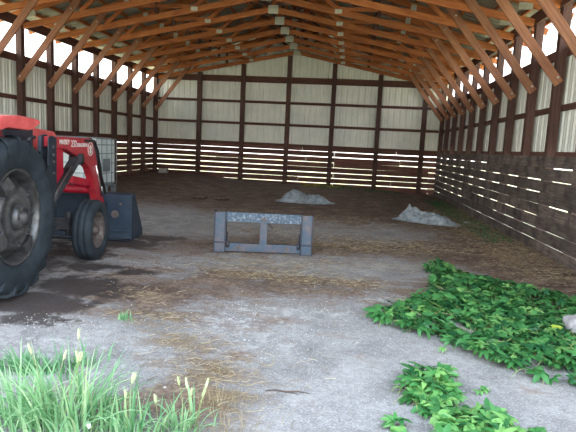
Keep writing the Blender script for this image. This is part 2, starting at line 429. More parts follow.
# trusses -------------------------------------------------------------
def make_truss():
    t = empty('roof_truss', (XC, YB, 0))
    cs = math.cos(math.atan(SL))
    for sg in (-1, 1):
        o = MB().beam((sg * OV, -.05, top_low(OV) + .07), (sg * .01, -.05, top_low(0) + .07), .135, .038).build('top_chord', M['truss'], t)
        o = MB().beam((sg * (HALF - .12), -.05, bot_low(HALF - .12) + .075), (sg * .003, -.05, bot_low(0) + .075), .14, .038).build('bottom_chord', M['truss'], t)
        # webs
        MB().beam((sg * 1.78, -.05, bot_low(1.78) + .14), (sg * .55, -.05, top_low(.55) - .02), .09, .038).build('web', M['truss'], t)
        MB().beam((sg * 1.78, -.05, bot_low(1.78) + .14), (sg * 3.54, -.05, top_low(3.54) - .02), .09, .038).build('web', M['truss'], t)
        MB().beam((sg * 4.1, -.05, bot_low(4.1) + .14), (sg * 3.54, -.05, top_low(3.54) - .02), .09, .038).build('web', M['truss'], t)
        # knee brace bolted to post and chords
        p0, p1 = Vector((sg * (HALF - .02), -.09, 2.80)), Vector((sg * 4.02, -.09, 4.80))
        kb = MB().beam(p0, p1, .15, .038).build('knee_brace', M['brace'], t)
        for (x, z) in ((HALF - .05, 2.9), (4.30, 4.46)):
            MB().rev([(-.112, 0), (-.112, .022), (-.118, .014), (-.124, .014), (-.124, 0)][1:], (sg * x, 0, z), 8, 'y', False).build('bolt', M['bolt'], kb)
        # plates, both faces
        for x, z, w, h in ((sg * 1.78, bot_low(1.78) + .09, .17, .10), (sg * 3.54, top_low(3.54) + .03, .13, .15), (sg * (HALF - .3), top_low(HALF - .3), .25, .12)):
            mb = MB(); mb.box((x, -.0705, z), (w, .003, h)); mb.box((x, -.0295, z), (w, .003, h)); mb.build('gusset_plate', M['plate'], t)
    for sg in (-1, 1):
        MB().beam((sg * .02, -.05, bot_low(0) + .12), (sg * .9, -.05, top_low(.9) - .01), .09, .038).build('web', M['post'], t)
        MB().beam((sg * 2.75, -.05, bot_low(2.75) + .13), (sg * 2.75, -.05, top_low(2.75) - .01), .09, .038, (1, 0, 0)).build('web', M['post'], t)
    MB().beam((0, -.05, bot_low(0) + .13), (0, -.05, top_low(0) + .02), .09, .038, (1, 0, 0)).build('king_post', M['truss'], t)
    mb = MB(); mb.box((0, -.0705, bot_low(0) + .07), (.27, .003, .21)); mb.box((0, -.0295, bot_low(0) + .07), (.27, .003, .21)); mb.build('gusset_plate', M['plate'], t)
    mb = MB(); mb.box((0, -.0705, top_low(0) + .04), (.27, .003, .16)); mb.box((0, -.0295, top_low(0) + .04), (.27, .003, .16)); mb.build('gusset_plate', M['plate'], t)
    return t
ORD = ['', 'second', 'third', 'fourth', 'fifth', 'sixth', 'seventh', 'eighth', 'ninth', 'tenth', 'eleventh', 'twelfth', 'thirteenth', 'fourteenth', 'fifteenth']
proto = make_truss()
for k in range(NT):
    o = proto if k == 0 else copy_tree(proto)
    o.location = (XC, YB - k * S, 0)
    tag(o, 'orange timber roof truss flush against the back wall' if k == 0 else f'orange timber roof truss, {ORD[k]} one counted forward from the back wall', 'roof truss', 'timber trusses under the barn roof')

# ------------------------------------------------------------------ tractor
T = empty('tractor', (-3.983, 4.31, 0), rad(8))
tag(T, 'red farm tractor with front loader and big dusty rear tyre parked by left wall', 'tractor')

def big_tyre(R_, W, rr, sides=1):
    mb = MB(); h = W / 2
    prof = [(-h * .62, rr), (-h * .80, rr + .03), (-h * .98, rr + (R_ - rr) * .45), (-h * .95, R_ - .09), (-h * .80, R_ - .045), (-h * .4, R_ - .03), (0, R_ - .027),
            (h * .4, R_ - .03), (h * .80, R_ - .045), (h * .95, R_ - .09), (h * .98, rr + (R_ - rr) * .45), (h * .80, rr + .03), (h * .62, rr)]
    mb.rev(prof, (0, 0, 0), 64, 'x', closed=True)
    n = 20
    for i in range(n):
        for sg in (-1, 1):
            a0 = 2 * math.pi * (i + (.5 if sg > 0 else 0)) / n
            vs = []
            st = [(.02, 0.0, R_ - .035, R_ + .0), (.40, .06, R_ - .04, R_ - .002), (.80, .16, R_ - .055, R_ - .014), (.985, .21, R_ - .12, R_ - .045), (1.0, .235, R_ - .16, R_ - .125)]
            for fx, da, r0, r1 in st:
                for dd in (-.028, .028):
                    for r in (r0, r1):
                        aa = a0 + da + dd / (1 if r == r0 else 1.25)
                        vs.append((sg * fx * h, r * math.cos(aa), r * math.sin(aa)))
            fs = []
            for q in range(len(st) - 1):
                b = q * 4
                fs += [(b, b + 4, b + 5, b + 1), (b + 1, b + 5, b + 7, b + 3), (b + 3, b + 7, b + 6, b + 2), (b + 2, b + 6, b + 4, b)]
            fs += [(0, 1, 3, 2), tuple(x + 4 * (len(st) - 1) for x in (2, 3, 1, 0))]
            mb.add(vs, fs)
    return mb

def rear_wheel(x, sg):
    w = big_tyre(.772, .44, .45).build('rear_wheel', M['tyre'], T); w.location = (x, 0, .768)
    mb = MB()
    mb.rev([(.135, .455), (.16, .465), (.165, .445), (.14, .43), (.08, .41), (.03, .40), (-.1, .40), (-.16, .46)], (0, 0, 0), 48)
    mb.build('rim', M['rim'], w).scale = (sg, 1, 1)
    mb = MB(); mb.rev([(.03, .41), (.06, .36), (.12, .315), (.15, .30), (.155, .25), (.14, .23), (.165, .20), (.17, .15), (.16, .14), (.16, 0.001)], (0, 0, 0), 48)
    for i in range(8):
        a = 2 * math.pi * i / 8
        mb.tube([(.14, .275 * math.cos(a), .275 * math.sin(a)), (.175, .275 * math.cos(a), .275 * math.sin(a))], .016, 8, False)
    mb.build('wheel_disc', M['rim'], w).scale = (sg, 1, 1)
    for i in range(4):      # rim clamps
        a = 2 * math.pi * (i + .35) / 4; ca, sa = math.cos(a), math.sin(a)
        ta = Vector((0, -sa, ca)); ra = Vector((0, ca, sa)); mb = MB()
        vs = []
        for rr_, hw, xx in ((.30, .085, .185), (.425, .06, .165)):
            for s_ in (-1, 1): vs += [ra * rr_ + ta * hw * s_ + Vector((.05, 0, 0)), ra * rr_ + ta * hw * s_ + Vector((xx, 0, 0))]
        mb.add(vs, [(0, 1, 3, 2), (4, 6, 7, 5), (1, 5, 7, 3), (0, 4, 5, 1), (2, 3, 7, 6), (0, 2, 6, 4)])
        mb.build('rim_clamp', M['rim'], w, .006).scale = (sg, 1, 1)
    mb = MB(); mb.rev([(.15, .12), (.20, .115), (.21, .10), (.215, .065), (.245, .055), (.25, .0)], (0, 0, 0), 24)
    for i in range(8):
        a = 2 * math.pi * i / 8; mb.tube([(.19, .090 * math.cos(a), .090 * math.sin(a)), (.225, .090 * math.cos(a), .090 * math.sin(a))], .011, 6, False)
    mb.build('hub', M['rim'], w).scale = (sg, 1, 1)
    return w
rear_wheel(.95 - .2, 1); rear_wheel(-.75, -1)

def front_wheel(x, sg, y):
    mb = MB(); R_ = .385; h = .125
    prof = [(-h * .6, .22), (-h * .9, .26), (-h, .31), (-h * .9, .355), (-h * .72, .372), (-h * .6, R_ - .003), (-h * .38, R_), (-h * .34, R_ - .014), (-h * .26, R_ - .014), (-h * .22, R_), (h * .22, R_),
            (h * .26, R_ - .014), (h * .34, R_ - .014), (h * .38, R_), (h * .6, R_ - .003), (h * .72, .372), (h * .9, .355), (h, .31), (h * .9, .26), (h * .6, .22)]
    mb.rev(prof, (0, 0, 0), 48, closed=True)
    w = mb.build('front_wheel', M['tyre'], T); w.location = (x, y, .385)
    mb = MB(); mb.rev([(.09, .232), (.10, .222), (.07, .205), (.03, .195), (.01, .15), (.03, .11), (.02, .001)], (0, 0, 0), 32)
    for i in range(6):
        a = 2 * math.pi * i / 6; mb.tube([(.02, .085 * math.cos(a), .085 * math.sin(a)), (.045, .085 * math.cos(a), .085 * math.sin(a))], .012, 6, False)
    mb.build('rim', M['rimb'], w).scale = (sg, 1, 1)
    MB().rev([(.02, .055), (.09, .05), (.10, .035), (.10, .0)], (0, 0, 0), 20).build('hub', M['rimb'], w).scale = (sg, 1, 1)
FWY = 1.64
front_wheel(1.0, 1, FWY); front_wheel(-1.0, -1, FWY)

# chassis
mb = MB(); mb.box((0, .0, .75), (1.10, .24, .24)); mb.tube([(-.62, 0, .75), (.62, 0, .75)], .09, 16); mb.box((0, -.1, .8), (.42, .5, .5)); mb.build('rear_axle', M['blackm'], T, .02)
mb = MB(); mb.box((0, .65, .80), (.40, 1.1, .46)); mb.box((0, 1.45, .86), (.34, .8, .56)); mb.box((.2, 1.35, .98), (.10, .4, .22)); mb.build('engine_block', M['blackm'], T, .02)
mb = MB(); mb.box((0, FWY, .44), (1.5, .12, .14)); mb.tube([(.72, FWY, .30), (.72, FWY, .6)], .045, 12); mb.tube([(-.72, FWY, .30), (-.72, FWY, .6)], .045, 12); mb.tube([(.6, FWY, .385), (.93, FWY, .385)], .035, 10); mb.tube([(-.6, FWY, .385), (-.93, FWY, .385)], .035, 10); mb.box((0, FWY, .62), (.3, .5, .3)); mb.build('front_axle', M['blackm'], T, .012)
mb = MB(); mb.prism([(1.45, 1.14), (2.24, 1.12), (2.28, 1.2), (2.27, 1.54), (2.2, 1.60), (1.45, 1.645)], 'x', -.28, .32)
mb.build('hood', M['pink'], T, .03)
mb = MB()
for i in range(9): mb.box((0.02, 2.285, 1.17 + i * .04), (.46, .02, .018))
mb.box((.02, 2.278, 1.33), (.5, .012, .38)); mb.build('grille', M['blackm'], T)
mb = MB(); mb.prism([(.72, 1.0), (1.43, 1.0), (1.43, 1.66), (1.0, 1.69), (.72, 1.60)], 'x', -.24, .40); mb.build('cowl', M['bluem'], T, .03)
# fenders
for sg in (-1, 1):
    mb = MB()
    outer = [(-.55, 1.40), (-.42, 1.60), (-.2, 1.70), (.1, 1.72), (.42, 1.705), (.52, 1.69), (.50, 1.655), (.36, 1.60), (.28, 1.585), (-.1, 1.60), (-.25, 1.57), (-.40, 1.48), (-.52, 1.36)]
    mb.prism(outer, 'x', sg * .52, sg * .90)
    f = mb.build('fender', M['pink'], T, .012)
    mb = MB(); mb.prism([(-.6, 1.3), (-.5, 1.55), (-.2, 1.68), (.42, 1.68), (.5, 1.5), (.5, .9), (-.5, .9)], 'x', sg * .50, sg * .53); mb.build('fender_panel', M['red'], f)
# seat, wheel
mb = MB(); mb.box((0, -.05, 1.12), (.46, .44, .12)); mb.box((0, -.27, 1.35), (.44, .10, .40)); mb.build('seat', M['vinyl'], T, .04)
mb = MB(); ring = [(.18 * math.cos(a), .62 + .17 * math.sin(a), 1.62 + .06 * math.sin(a)) for a in [i * math.pi / 12 for i in range(25)]]
mb.tube(ring, .014, 8, caps=False); mb.tube([(0, .62, 1.62), (0, .80, 1.40)], .02, 8); mb.beam((-.17, .62, 1.62), (.17, .62, 1.62), .02, .012); mb.build('steering_wheel', M['vinyl'], T)
# loader towers, arms
LX = .70
for sg in (-1, 1):
    x0_, x1_ = sg * (LX - .05), sg * (LX + .05)
    mb = MB(); mb.prism([(.86, .62), (1.24, .62), (1.26, 1.02), (1.22, 1.52), (1.10, 1.56), (.98, 1.54), (.93, 1.1)], 'x', sg * (LX - .045), sg * (LX - .005)); mb.prism([(.93, .62), (1.18, .62), (1.2, 1.52), (1.08, 1.55), (.99, 1.52)], 'x', sg * (LX + .055), sg * (LX + .07))
    mb.box((sg * .42, 1.02, .70), (.56, .22, .14))
    tw = mb.build('loader_tower', M['bluem'], T, .006)
    for i, z in enumerate((1.42, 1.33, 1.25, 1.12)):
        MB().tube([(sg * (LX + .07), 1.09, z), (sg * (LX + .088), 1.09, z)], .014, 8, False).build('bolt', M['worn'], tw)
    MB().prism([(1.25, 1.0), (1.50, .96), (1.50, 1.42), (1.25, 1.42)], 'x', sg * (LX - .04), sg * (LX + .02)).build('loader_bracket', M['crim'], T, .006)
    arm = MB().prism([(1.04, 1.535), (1.3, 1.54), (2.30, 1.535), (2.40, 1.50), (2.50, 1.37), (2.60, 1.14), (2.84, .66), (2.96, .40), (2.98, .24), (2.86, .20), (2.76, .28), (2.66, .50), (2.52, .76), (2.39, 1.0), (2.28, 1.13), (2.10, 1.22), (1.92, 1.285), (1.5, 1.39), (1.04, 1.42)], 'x', x0_, x1_).build('loader_arm', M['red'], T, .008)
    if sg > 0:
        mb = MB(); mb.rev([(.0, .096), (.004, .096), (.004, .082), (.0, .082)], (LX + .051, 2.31, 1.39), 32); mb.build('emblem_ring', M['white'], arm)
        MB().rev([(.0, .082), (.002, .082), (.002, .0005)], (LX + .051, 2.31, 1.39), 32).build('emblem_disc', M['crim'], arm)
        mb = MB()
        for poly in ([(-.05, .035), (-.02, .035), (.0, -.01), (.02, .035), (.05, .035), (.012, -.045), (-.012, -.045)], [(-.045, -.03), (-.03, -.05), (.03, -.05), (.045, -.03), (.02, -.062), (-.02, -.062)], [(-.022, .055), (.022, .055), (.0, .015)]):
            mb.prism([(2.31 + a, 1.39 + b) for a, b in poly], 'x', LX + .053, LX + .056)
        mb.build('emblem_mark', M['white'], arm)
    # lift cylinder
    mb = MB(); mb.tube([(sg * (LX + .02), 1.04, .74), (sg * (LX + .02), 1.62, 1.10)], .064, 16); mb.tube([(sg * (LX + .02), 1.60, 1.09), (sg * (LX + .02), 1.66, 1.125)], .06, 16)
    mb.beam((sg * (LX + .02), 1.60, 1.09), (sg * (LX + .02), 1.88, 1.265), .075, .11); mb.tube([(sg * (LX - .06), 1.92, 1.26), (sg * (LX + .09), 1.92, 1.26)], .075, 16); mb.tube([(sg * (LX - .03), 1.03, .74), (sg * (LX + .07), 1.03, .74)], .06, 14)
    cy = mb.build('lift_cylinder', M['blackm'], T)
    MB().tube([(sg * (LX + .065), 1.12, .84), (sg * (LX + .085), 1.18, .93), (sg * (LX + .085), 1.30, 1.0), (sg * (LX + .08), 1.6, 1.18)], .010, 8).build('hydraulic_pipe', M['worn'], cy)
    # bucket cylinder and hose
    mb = MB(); mb.tube([(sg * LX, 2.42, 1.52), (sg * LX, 2.55, 1.46)], .03, 10)
    mb.tube([(sg * LX, 2.50, 1.50), (sg * LX, 2.74, 1.12), (sg * LX, 2.86, .86)], .042, 12)
    bc = mb.build('bucket_cylinder', M['blackm'], T)
    MB().tube([(sg * LX, 2.86, .87), (sg * LX, 2.98, .58)], .022, 10).build('rod', M['chrome'], bc)
    MB().tube([(sg * (LX + .06), 2.10, 1.50), (sg * (LX + .06), 2.44, 1.50), (sg * (LX + .05), 2.60, 1.36), (sg * (LX + .06), 2.72, 1.0), (sg * (LX + .06), 2.92, .70), (sg * (LX + .05), 3.0, .50)], .018, 8).build('hydraulic_hose', M['vinyl'], T)
    MB().tube([(sg * (LX + .06), 2.50, 1.16), (sg * (LX + .06), 2.74, .70)], .014, 8).build('hydraulic_pipe', M['chrome'], arm)
mb = MB(); mb.tube([(-LX, 2.60, .80), (LX, 2.60, .80)], .06, 14); mb.build('cross_tube', M['crim'], T)
mb = MB(); mb.beam((LX - .02, 1.80, 1.0), (LX - .02, 2.48, .90), .10, .05); mb.build('brace_bar', M['crim'], T, .006)
mb = MB(); mb.tube([(.36, 1.55, .86), (.50, 1.6, .90), (.50, 1.78, .88)], .035, 10); mb.box((.45, 1.86, .86), (.14, .1, .10)); mb.build('air_cleaner', M['rim'], T, .01)
mb = MB(); mb.box((.58, 1.0, 1.25), (.10, .18, .12)); mb.tube([(.6, .84, 1.40), (.6, .9, 1.5), (.6, 1.02, 1.52)], .02, 8); mb.tube([(.6, .8, 1.36), (.68, .92, 1.36), (.7, .98, 1.1), (.7, .94, .8)], .015, 8); mb.build('valve_block', M['blackm'], T, .01)
# lettering on the arm
def text(s, size, name, mat, parent, loc, rot, depth=.002):
    cu = bpy.data.curves.new(name, 'FONT'); cu.body = s; cu.size = size; cu.extrude = depth; cu.align_x = 'CENTER'; cu.align_y = 'CENTER'
    tmp = bpy.data.objects.new(name + '_src', cu); C.objects.link(tmp)
    dg = bpy.context.evaluated_depsgraph_get(); me = bpy.data.meshes.new_from_object(tmp.evaluated_get(dg))
    bpy.data.objects.remove(tmp); me.materials.clear(); me.materials.append(mat)
    o = bpy.data.objects.new(name, me); C.objects.link(o); o.parent = parent; o.location = loc; o.rotation_euler = rot
    return o
arms = [c for c in T.children if c.name.startswith('loader_arm')]
arm = arms[1]
for s_, y_, z_, sz in (('MASSEY', 1.46, 1.475, .085), ('232', 1.74, 1.455, .12), ('FERGUSON', 2.02, 1.44, .070)):
    text(s_, sz, 'lettering', M['white'], arm, (LX + .053, y_, z_), (rad(90), 0, rad(90)))
# bucket
BW = 1.14
mb = MB()
mb.box((0, 2.87, .38), (2 * BW, .03, .66))
mb.prism([(2.86, .02), (2.9, .0), (3.50, .0), (3.56, .012), (3.50, .03), (2.9, .035)], 'x', -BW, BW)
mb.prism([(2.86, .70), (2.98, .735), (3.0, .71), (2.88, .67)], 'x', -BW, BW)
bk = mb.build('bucket', M['bucket'], T, .004)
for sg in (-1, 1):
    MB().prism([(2.86, .02), (3.50, .02), (3.50, .10), (3.03, .735), (2.86, .71)], 'x', sg * BW, sg * (BW + .025)).build('side_plate', M['bucket'], bk, .003)
    mb = MB(); mb.prism([(2.80, .12), (2.86, .10), (2.86, .62), (2.80, .58)], 'x', sg * .60, sg * .63); mb.prism([(2.80, .12), (2.86, .10), (2.86, .62), (2.80, .58)], 'x', sg * .77, sg * .80); mb.build('mounting_lug', M['bluem'], bk)
mb = MB(); mb.box((0, 2.845, .18), (2 * BW, .03, .05)); mb.build('stiffener', M['bucket'], bk, .004)
mb = MB(); mb.prism([(3.46, .030), (3.62, .008), (3.62, .0), (3.46, .0)], 'x', -BW, BW); mb.build('cutting_edge', M['worn'], bk)
mb = MB(); mb.rev([(0, .001), (0, .06), (-.003, .06), (-.003, .001)], (.92, 2.853, .42), 9, 'y', False); mb.build('worn_patch', M['worn'], bk)
mb = MB(); mb.rev([(0, .001), (0, .02), (-.003, .02), (-.003, .001)], (1.0, 2.853, .58), 8, 'y', False); mb.build('worn_patch', M['worn'], bk)

# ------------------------------------------------------------------ storage tote on a pallet
def pallet(loc, z):
    t = empty('wooden_pallet', (loc[0], loc[1], z))
    for i in range(5): MB().beam((-.6, -.45 + i * .225, .118), (.6, -.45 + i * .225, .118), .02, .12, (0, 0, 1)).build('deck_board', M['pallet'], t)
    for y in (-.45, 0, .45): MB().beam((-.6, y, .060), (.6, y, .060), .094, .08).build('runner', M['pallet'], t)
    for x in (-.5, 0, .5): MB().beam((x, -.49, .007), (x, .49, .007), .012, .10).build('bottom_board', M['pallet'], t)
    return t
TX, TY = -6.30, 11.50
gz = ground_h(TX, TY)
tag(pallet((TX, TY), gz), 'wooden pallet on the dirt under the caged white tank', 'pallet')
tz = gz + .13
tt = empty('storage_tote', (TX, TY, tz)); tag(tt, 'white plastic liquid tank in grey wire cage behind the tractor loader', 'tank')
mb = MB(); mb.box((0, 0, .735), (1.16, .96, 1.08)); o = mb.build('tank', M['tank'], tt, .05)
MB().tube([(0, 0, 1.24), (0, 0, 1.30)], .10, 20).build('fill_cap', M['cage'], o)
mb = MB(); mb.box((0, 0, .17), (1.2, 1.0, .03))
for x in (-.55, 0, .55):
    for y in (-.45, 0, .45): mb.box((x, y, .0775), (.1, .1, .155))
mb.build('base_frame', M['cage'], tt, .004)
mb = MB()
for z in (.24, .47, .70, .93, 1.13, 1.27):
    for y in (-.5, .5): mb.tube([(-.6, y, z), (.6, y, z)], .008, 6, False)
    for x in (-.6, .6): mb.tube([(x, -.5, z), (x, .5, z)], .010, 6, False)
for x in (-.6, -.3, 0, .3, .6):
    for y in (-.5, .5): mb.tube([(x, y, .18), (x, y, 1.27)], .007, 6, False)
for y in (-.25, 0, .25):
    for x in (-.6, .6): mb.tube([(x, y, .18), (x, y, 1.27)], .009, 6, False)
for y in (-.2, .2): mb.beam((-.6, y, 1.285), (.6, y, 1.285), .02, .05)
mb.build('cage', M['cage'], tt)
mb = MB(); mb.box((.605, -.02, .66), (.006, .34, .30)); mb.build('label_plate', M['cage'], tt)
mb = MB(); mb.tube([(0, -.48, .26), (0, -.58, .26)], .05, 12); mb.build('outlet_valve', M['blackm'], tt)

# ------------------------------------------------------------------ fork carriage
FX, FY = -1.18, 7.20
F = empty('fork_carriage', (FX, FY, 0), math.atan2(.22, 1.40)); tag(F, 'blue grey steel loader fork frame standing upright alone on the slab', 'loader attachment')
W2 = .71
mb = MB(); mb.beam((-W2 + .17, 0, .505), (W2 - .17, 0, .505), .115, .05); mb.beam((-W2 + .17, .03, .57), (W2 - .17, .03, .57), .02, .08); o = mb.build('top_bar', M['scuff'], F, .004)
MB().tube([(0, -.025, .50), (0, -.055, .50)], .032, 12, False).build('bolt', M['worn'], o)
o = MB().beam((-W2 + .12, 0, .075), (W2 - .12, 0, .075), .115, .05).build('bottom_bar', M['fork'], F, .004)
for x in (-.36, .34): MB().tube([(x, -.025, .085), (x, -.05, .085)], .028, 12, False).build('bolt', M['worn'], o)
MB().beam((0, 0, .13), (0, 0, .45), .10, .05, (1, 0, 0)).build('center_post', M['fork'], F, .004)
for sg in (-1, 1):
    x = sg * (W2 - .085)
    p = MB().box((x, -.04, .33), (.135, .02, .50)).build('side_plate', M['fork'], F, .003)
    mb = MB()
    for dx in (-.077, .077): mb.prism([(-.055, .0), (.16, .0), (.16, .10), (.08, .42), (.08, .58), (.03, .605), (-.055, .59)], 'x', x + dx - .010, x + dx + .010)
    mb.build('side_flange', M['forkd'], p)
    MB().box((x, -.062, .075), (.14, .022, .13)).build('lower_hook', M['fork'], p, .003)
    MB().box((x, -.066, .150), (.175, .022, .016)).build('lip', M['forkd'], p)
    mb = MB(); mb.tube([(x - sg * .105, -.02, .12), (x - sg * .105, -.02, .30)], .010, 8); mb.tube([(x - sg * .115, -.03, .08), (x - sg * .115, -.03, .16)], .026, 10); mb.build('latch_pin', M['forkd'], F)
mb = MB(); mb.beam((.075, -.03, .43), (.13, -.05, .37), .02, .012); mb.build('lever', M['forkd'], F)

# ------------------------------------------------------------------ crumpled sheets
def tarp(name, cx, cy, L, Wd, rz, humps, label, seed):
    rr = random.Random(seed); mb = MB(); nx, ny = 90, 44; vs = []
    ox = rr.uniform(0, 50); c, s = math.cos(rz), math.sin(rz)
    base = ground_h(cx, cy)
    for j in range(ny):
        for i in range(nx):
            u, v = i / (nx - 1) * 2 - 1, j / (ny - 1) * 2 - 1
            ed = 1 + .22 * noise.noise(Vector((u * 3 + ox, v * .4, 1)))
            ex = 1 + .12 * noise.noise(Vector((v * 4 + ox, 9, 1)))
            x = u * L / 2 * ex; y = v * Wd / 2 * ed * (1 - .45 * abs(u) ** 3)
            wob = .78 + .16 * noise.noise(Vector((u * 3.5 + ox, 3, 3))) + .12 * noise.noise(Vector((u * 9 + ox, 5, 3))); e = max(0, 1 - abs(v / wob) ** 4) * max(0, 1 - abs(u / (.86 + .1 * noise.noise(Vector((v * 3 + ox, 1, 7))))) ** 5)
            h = 0
            for hx, hy, hr, hh in humps: h += hh * math.exp(-(((x - hx) / (hr * 1.15)) ** 2 + ((y - hy) / (hr * 1.1)) ** 2) ** 1.5)
            p = Vector((x * 2.6 + ox, y * 4.2, 2)); q2 = p + .5 * Vector((noise.noise(p * .8), noise.noise(p * .8 + Vector((3, 3, 3))), 0))
            rid = max(0, 1 - abs(noise.noise(q2)) * 3.2) ** 1.5
            rid2 = max(0, 1 - abs(noise.noise(q2 * 2.1 + Vector((0, 0, 5)))) * 3)
            z = .012 + e * (h * (.80 + .22 * rid) + .065 + .05 * rid + .030 * rid2 + .022 * max(0, 1 - abs(noise.noise(q2 * 4.5)) * 3))
            x += .03 * noise.noise(p * 1.7); y += .03 * noise.noise(p * 1.9 + Vector((7, 0, 0)))
            X, Y = cx + c * x - s * y, cy + s * x + c * y
            vs.append((X - cx, Y - cy, max(z, .008) + ground_h(X, Y) - base + .006))
    fs = [(j * nx + i, j * nx + i + 1, (j + 1) * nx + i + 1, (j + 1) * nx + i) for j in range(ny - 1) for i in range(nx - 1)]
    mb.add(vs, fs, smooth=True); o = mb.build(name, M['tarp']); o.location = (cx, cy, base)
    m = o.modifiers.new('thick', 'SOLIDIFY'); m.thickness = .004; m.offset = 1
    return tag(o, label, 'tarp', 'crumpled tarps on the dirt')
tarp('crumpled_tarp', -1.2, 14.35, 1.62, .85, rad(2), [(-.36, 0, .26, .18), (-.05, .05, .2, .06), (.45, 0, .28, .09)], 'grey plastic tarp heaped in two humps, nearer the back wall', 4)
t2 = tarp('crumpled_tarp', 1.78, 11.75, 1.50, .72, rad(-30), [(-.40, .0, .24, .14), (-.05, 0, .24, .07), (.36, 0, .26, .07)], 'grey plastic tarp with a raised corner, crumpled near right plank wall', 9)
mb = MB(); g0 = ground_h(1.3, 12)
mb.add([(-.60, .10, .10), (-.46, .20, .22), (-.40, .12, .30), (-.36, .2, .40), (-.28, .08, .24), (-.20, 0, .12), (-.42, -.05, .10), (-.52, .02, .22)], [(0, 1, 7), (1, 2, 7), (1, 3, 2), (2, 3, 4), (7, 2, 6), (2, 4, 6), (4, 5, 6), (0, 7, 6)], smooth=False)
o = mb.build('raised_corner', M['tarp'], t2); m = o.modifiers.new('thick', 'SOLIDIFY'); m.thickness = .006

# ------------------------------------------------------------------ stones, block, clods
def lump(name, mat, loc, dims, seed, label, cat, group=None, sub=3, amp=.25):
    bm = bmesh.new(); bmesh.ops.create_icosphere(bm, subdivisions=sub, radius=1)
    for v in bm.verts:
        n = noise.noise(v.co * 1.3 + Vector((seed, 0, 0))) + .5 * noise.noise(v.co * 3 + Vector((seed, 4, 0)))
        v.co *= 1 + amp * n; v.co = Vector((v.co.x * dims[0] / 2, v.co.y * dims[1] / 2, v.co.z * dims[2] / 2))
    zmin = min(v.co.z for v in bm.verts)
    for v in bm.verts: v.co.z = max(v.co.z - zmin - dims[2] * .12, 0)
    for f in bm.faces: f.smooth = True
    me = bpy.data.meshes.new(name); bm.to_mesh(me); bm.free(); me.materials.append(mat)
    o = bpy.data.objects.new(name, me); C.objects.link(o); o.location = loc
    return tag(o, label, cat, group)
lump('stone', M['rock'], (2.16, 4.72, .0), (.30, .28, .21), 3, 'pale grey stone at the right edge among the vine leaves', 'stone')
lump('dirt_clod', M['clod'], (-4.0, 13.4, ground_h(-4, 13.4)), (.42, .25, .10), 5, 'low brown dirt clod, the left one behind the fork frame', 'dirt clod', 'dirt clods on the barn floor')
lump('dirt_clod', M['clod'], (-3.45, 13.6, ground_h(-3.45, 13.6)), (.45, .25, .13), 8, 'low brown dirt clod, the right one behind the fork frame', 'dirt clod', 'dirt clods on the barn floor')
mb = MB(); mb.box((0, 0, .095), (.34, .2, .19)); o = mb.build('concrete_block', M['block'], None, .01); o.location = (-7.42, 19.8, ground_h(-7.42, 19.8) - .002); tag(o, 'small pale concrete block in the far left corner', 'block')
lump('stone', M['rock'], (2.75, 12.0, 0), (.16, .1, .06), 13, 'small pale stone just right of the nearer tarp', 'stone', sub=2)

# ------------------------------------------------------------------ straw and gravel
def straw(name, pts, n, lmin, lmax, mat, seed, label, zup=.02):
    rr = random.Random(seed); mb = MB(); tot = sum(p[4] for p in pts)
    for _ in range(n):
        t = rr.random() * tot
        for p in pts:
            t -= p[4]
            if t <= 0: break
        x, y = rr.gauss(p[0], p[2] * .62), rr.gauss(p[1], p[3] * .62)
        if x > XR - .15 or y > YB - .15 or x < XL + .2: continue
        a = rr.gauss(0, .8); L = rr.uniform(lmin, lmax); w = rr.uniform(.0009, .0018)
        d = Vector((math.cos(a), math.sin(a), 0)); nrm = Vector((-d.y, d.x, 0)); z = ground_h(x, y) + rr.uniform(.003, zup)
        b = rr.uniform(-.25, .25) * L; p0 = Vector((x, y, z)); pm = p0 + d * L / 2 + nrm * b * .5 + Vector((0, 0, rr.uniform(0, .02))); p1 = p0 + d * L + Vector((0, 0, rr.uniform(-.002, .015)))
        vs = []
        for q in (p0, pm, p1): vs += [q + nrm * w, q - nrm * w, q + Vector((0, 0, w * 1.5))]
        mb.add(vs, [(0, 3, 4, 1), (1, 4, 5, 2), (2, 5, 3, 0), (3, 6, 7, 4), (4, 7, 8, 5), (5, 8, 6, 3)], tone=rr.random())
    return tag(mb.build(name, mat, fix=False), label, 'straw', kind='stuff')
sp = [(b[0], b[1], b[2], b[3], b[2] * b[3] * b[4]) for b in blobs['straw']]
straw('straw_litter', sp, 11000, .025, .10, M['straw'], 21, 'dry tan straw scattered over the slab and along the right wall')
rr = random.Random(5); mb = MB()
gp = [(b[0], b[1], b[2], b[3]) for b in blobs['gravel']]
for _ in range(1300):
    p = rr.choice(gp); x, y = rr.gauss(p[0], p[2] * .9), rr.gauss(p[1], p[3] * 1.1)
    r = rr.uniform(.002, .007) * (1 if rr.random() > .04 else 1.8); z = ground_h(x, y)
    vs = [(x + r * rr.uniform(.7, 1.2) * math.cos(a), y + r * rr.uniform(.7, 1.2) * math.sin(a), z) for a in (0, 1.3, 2.5, 3.8, 5.1)]
    vs += [(x + r * .5 * math.cos(a), y + r * .5 * math.sin(a), z + r * rr.uniform(.6, 1.0)) for a in (.6, 2.7, 4.8)]
    mb.add(vs, [(0, 1, 5), (1, 2, 6, 5), (2, 3, 6), (3, 4, 7, 6), (4, 0, 5, 7), (5, 6, 7)])
tag(mb.build('loose_gravel', M['pebble'], fix=False), 'pale loose gravel crumbs over the broken slab', 'gravel', kind='stuff')

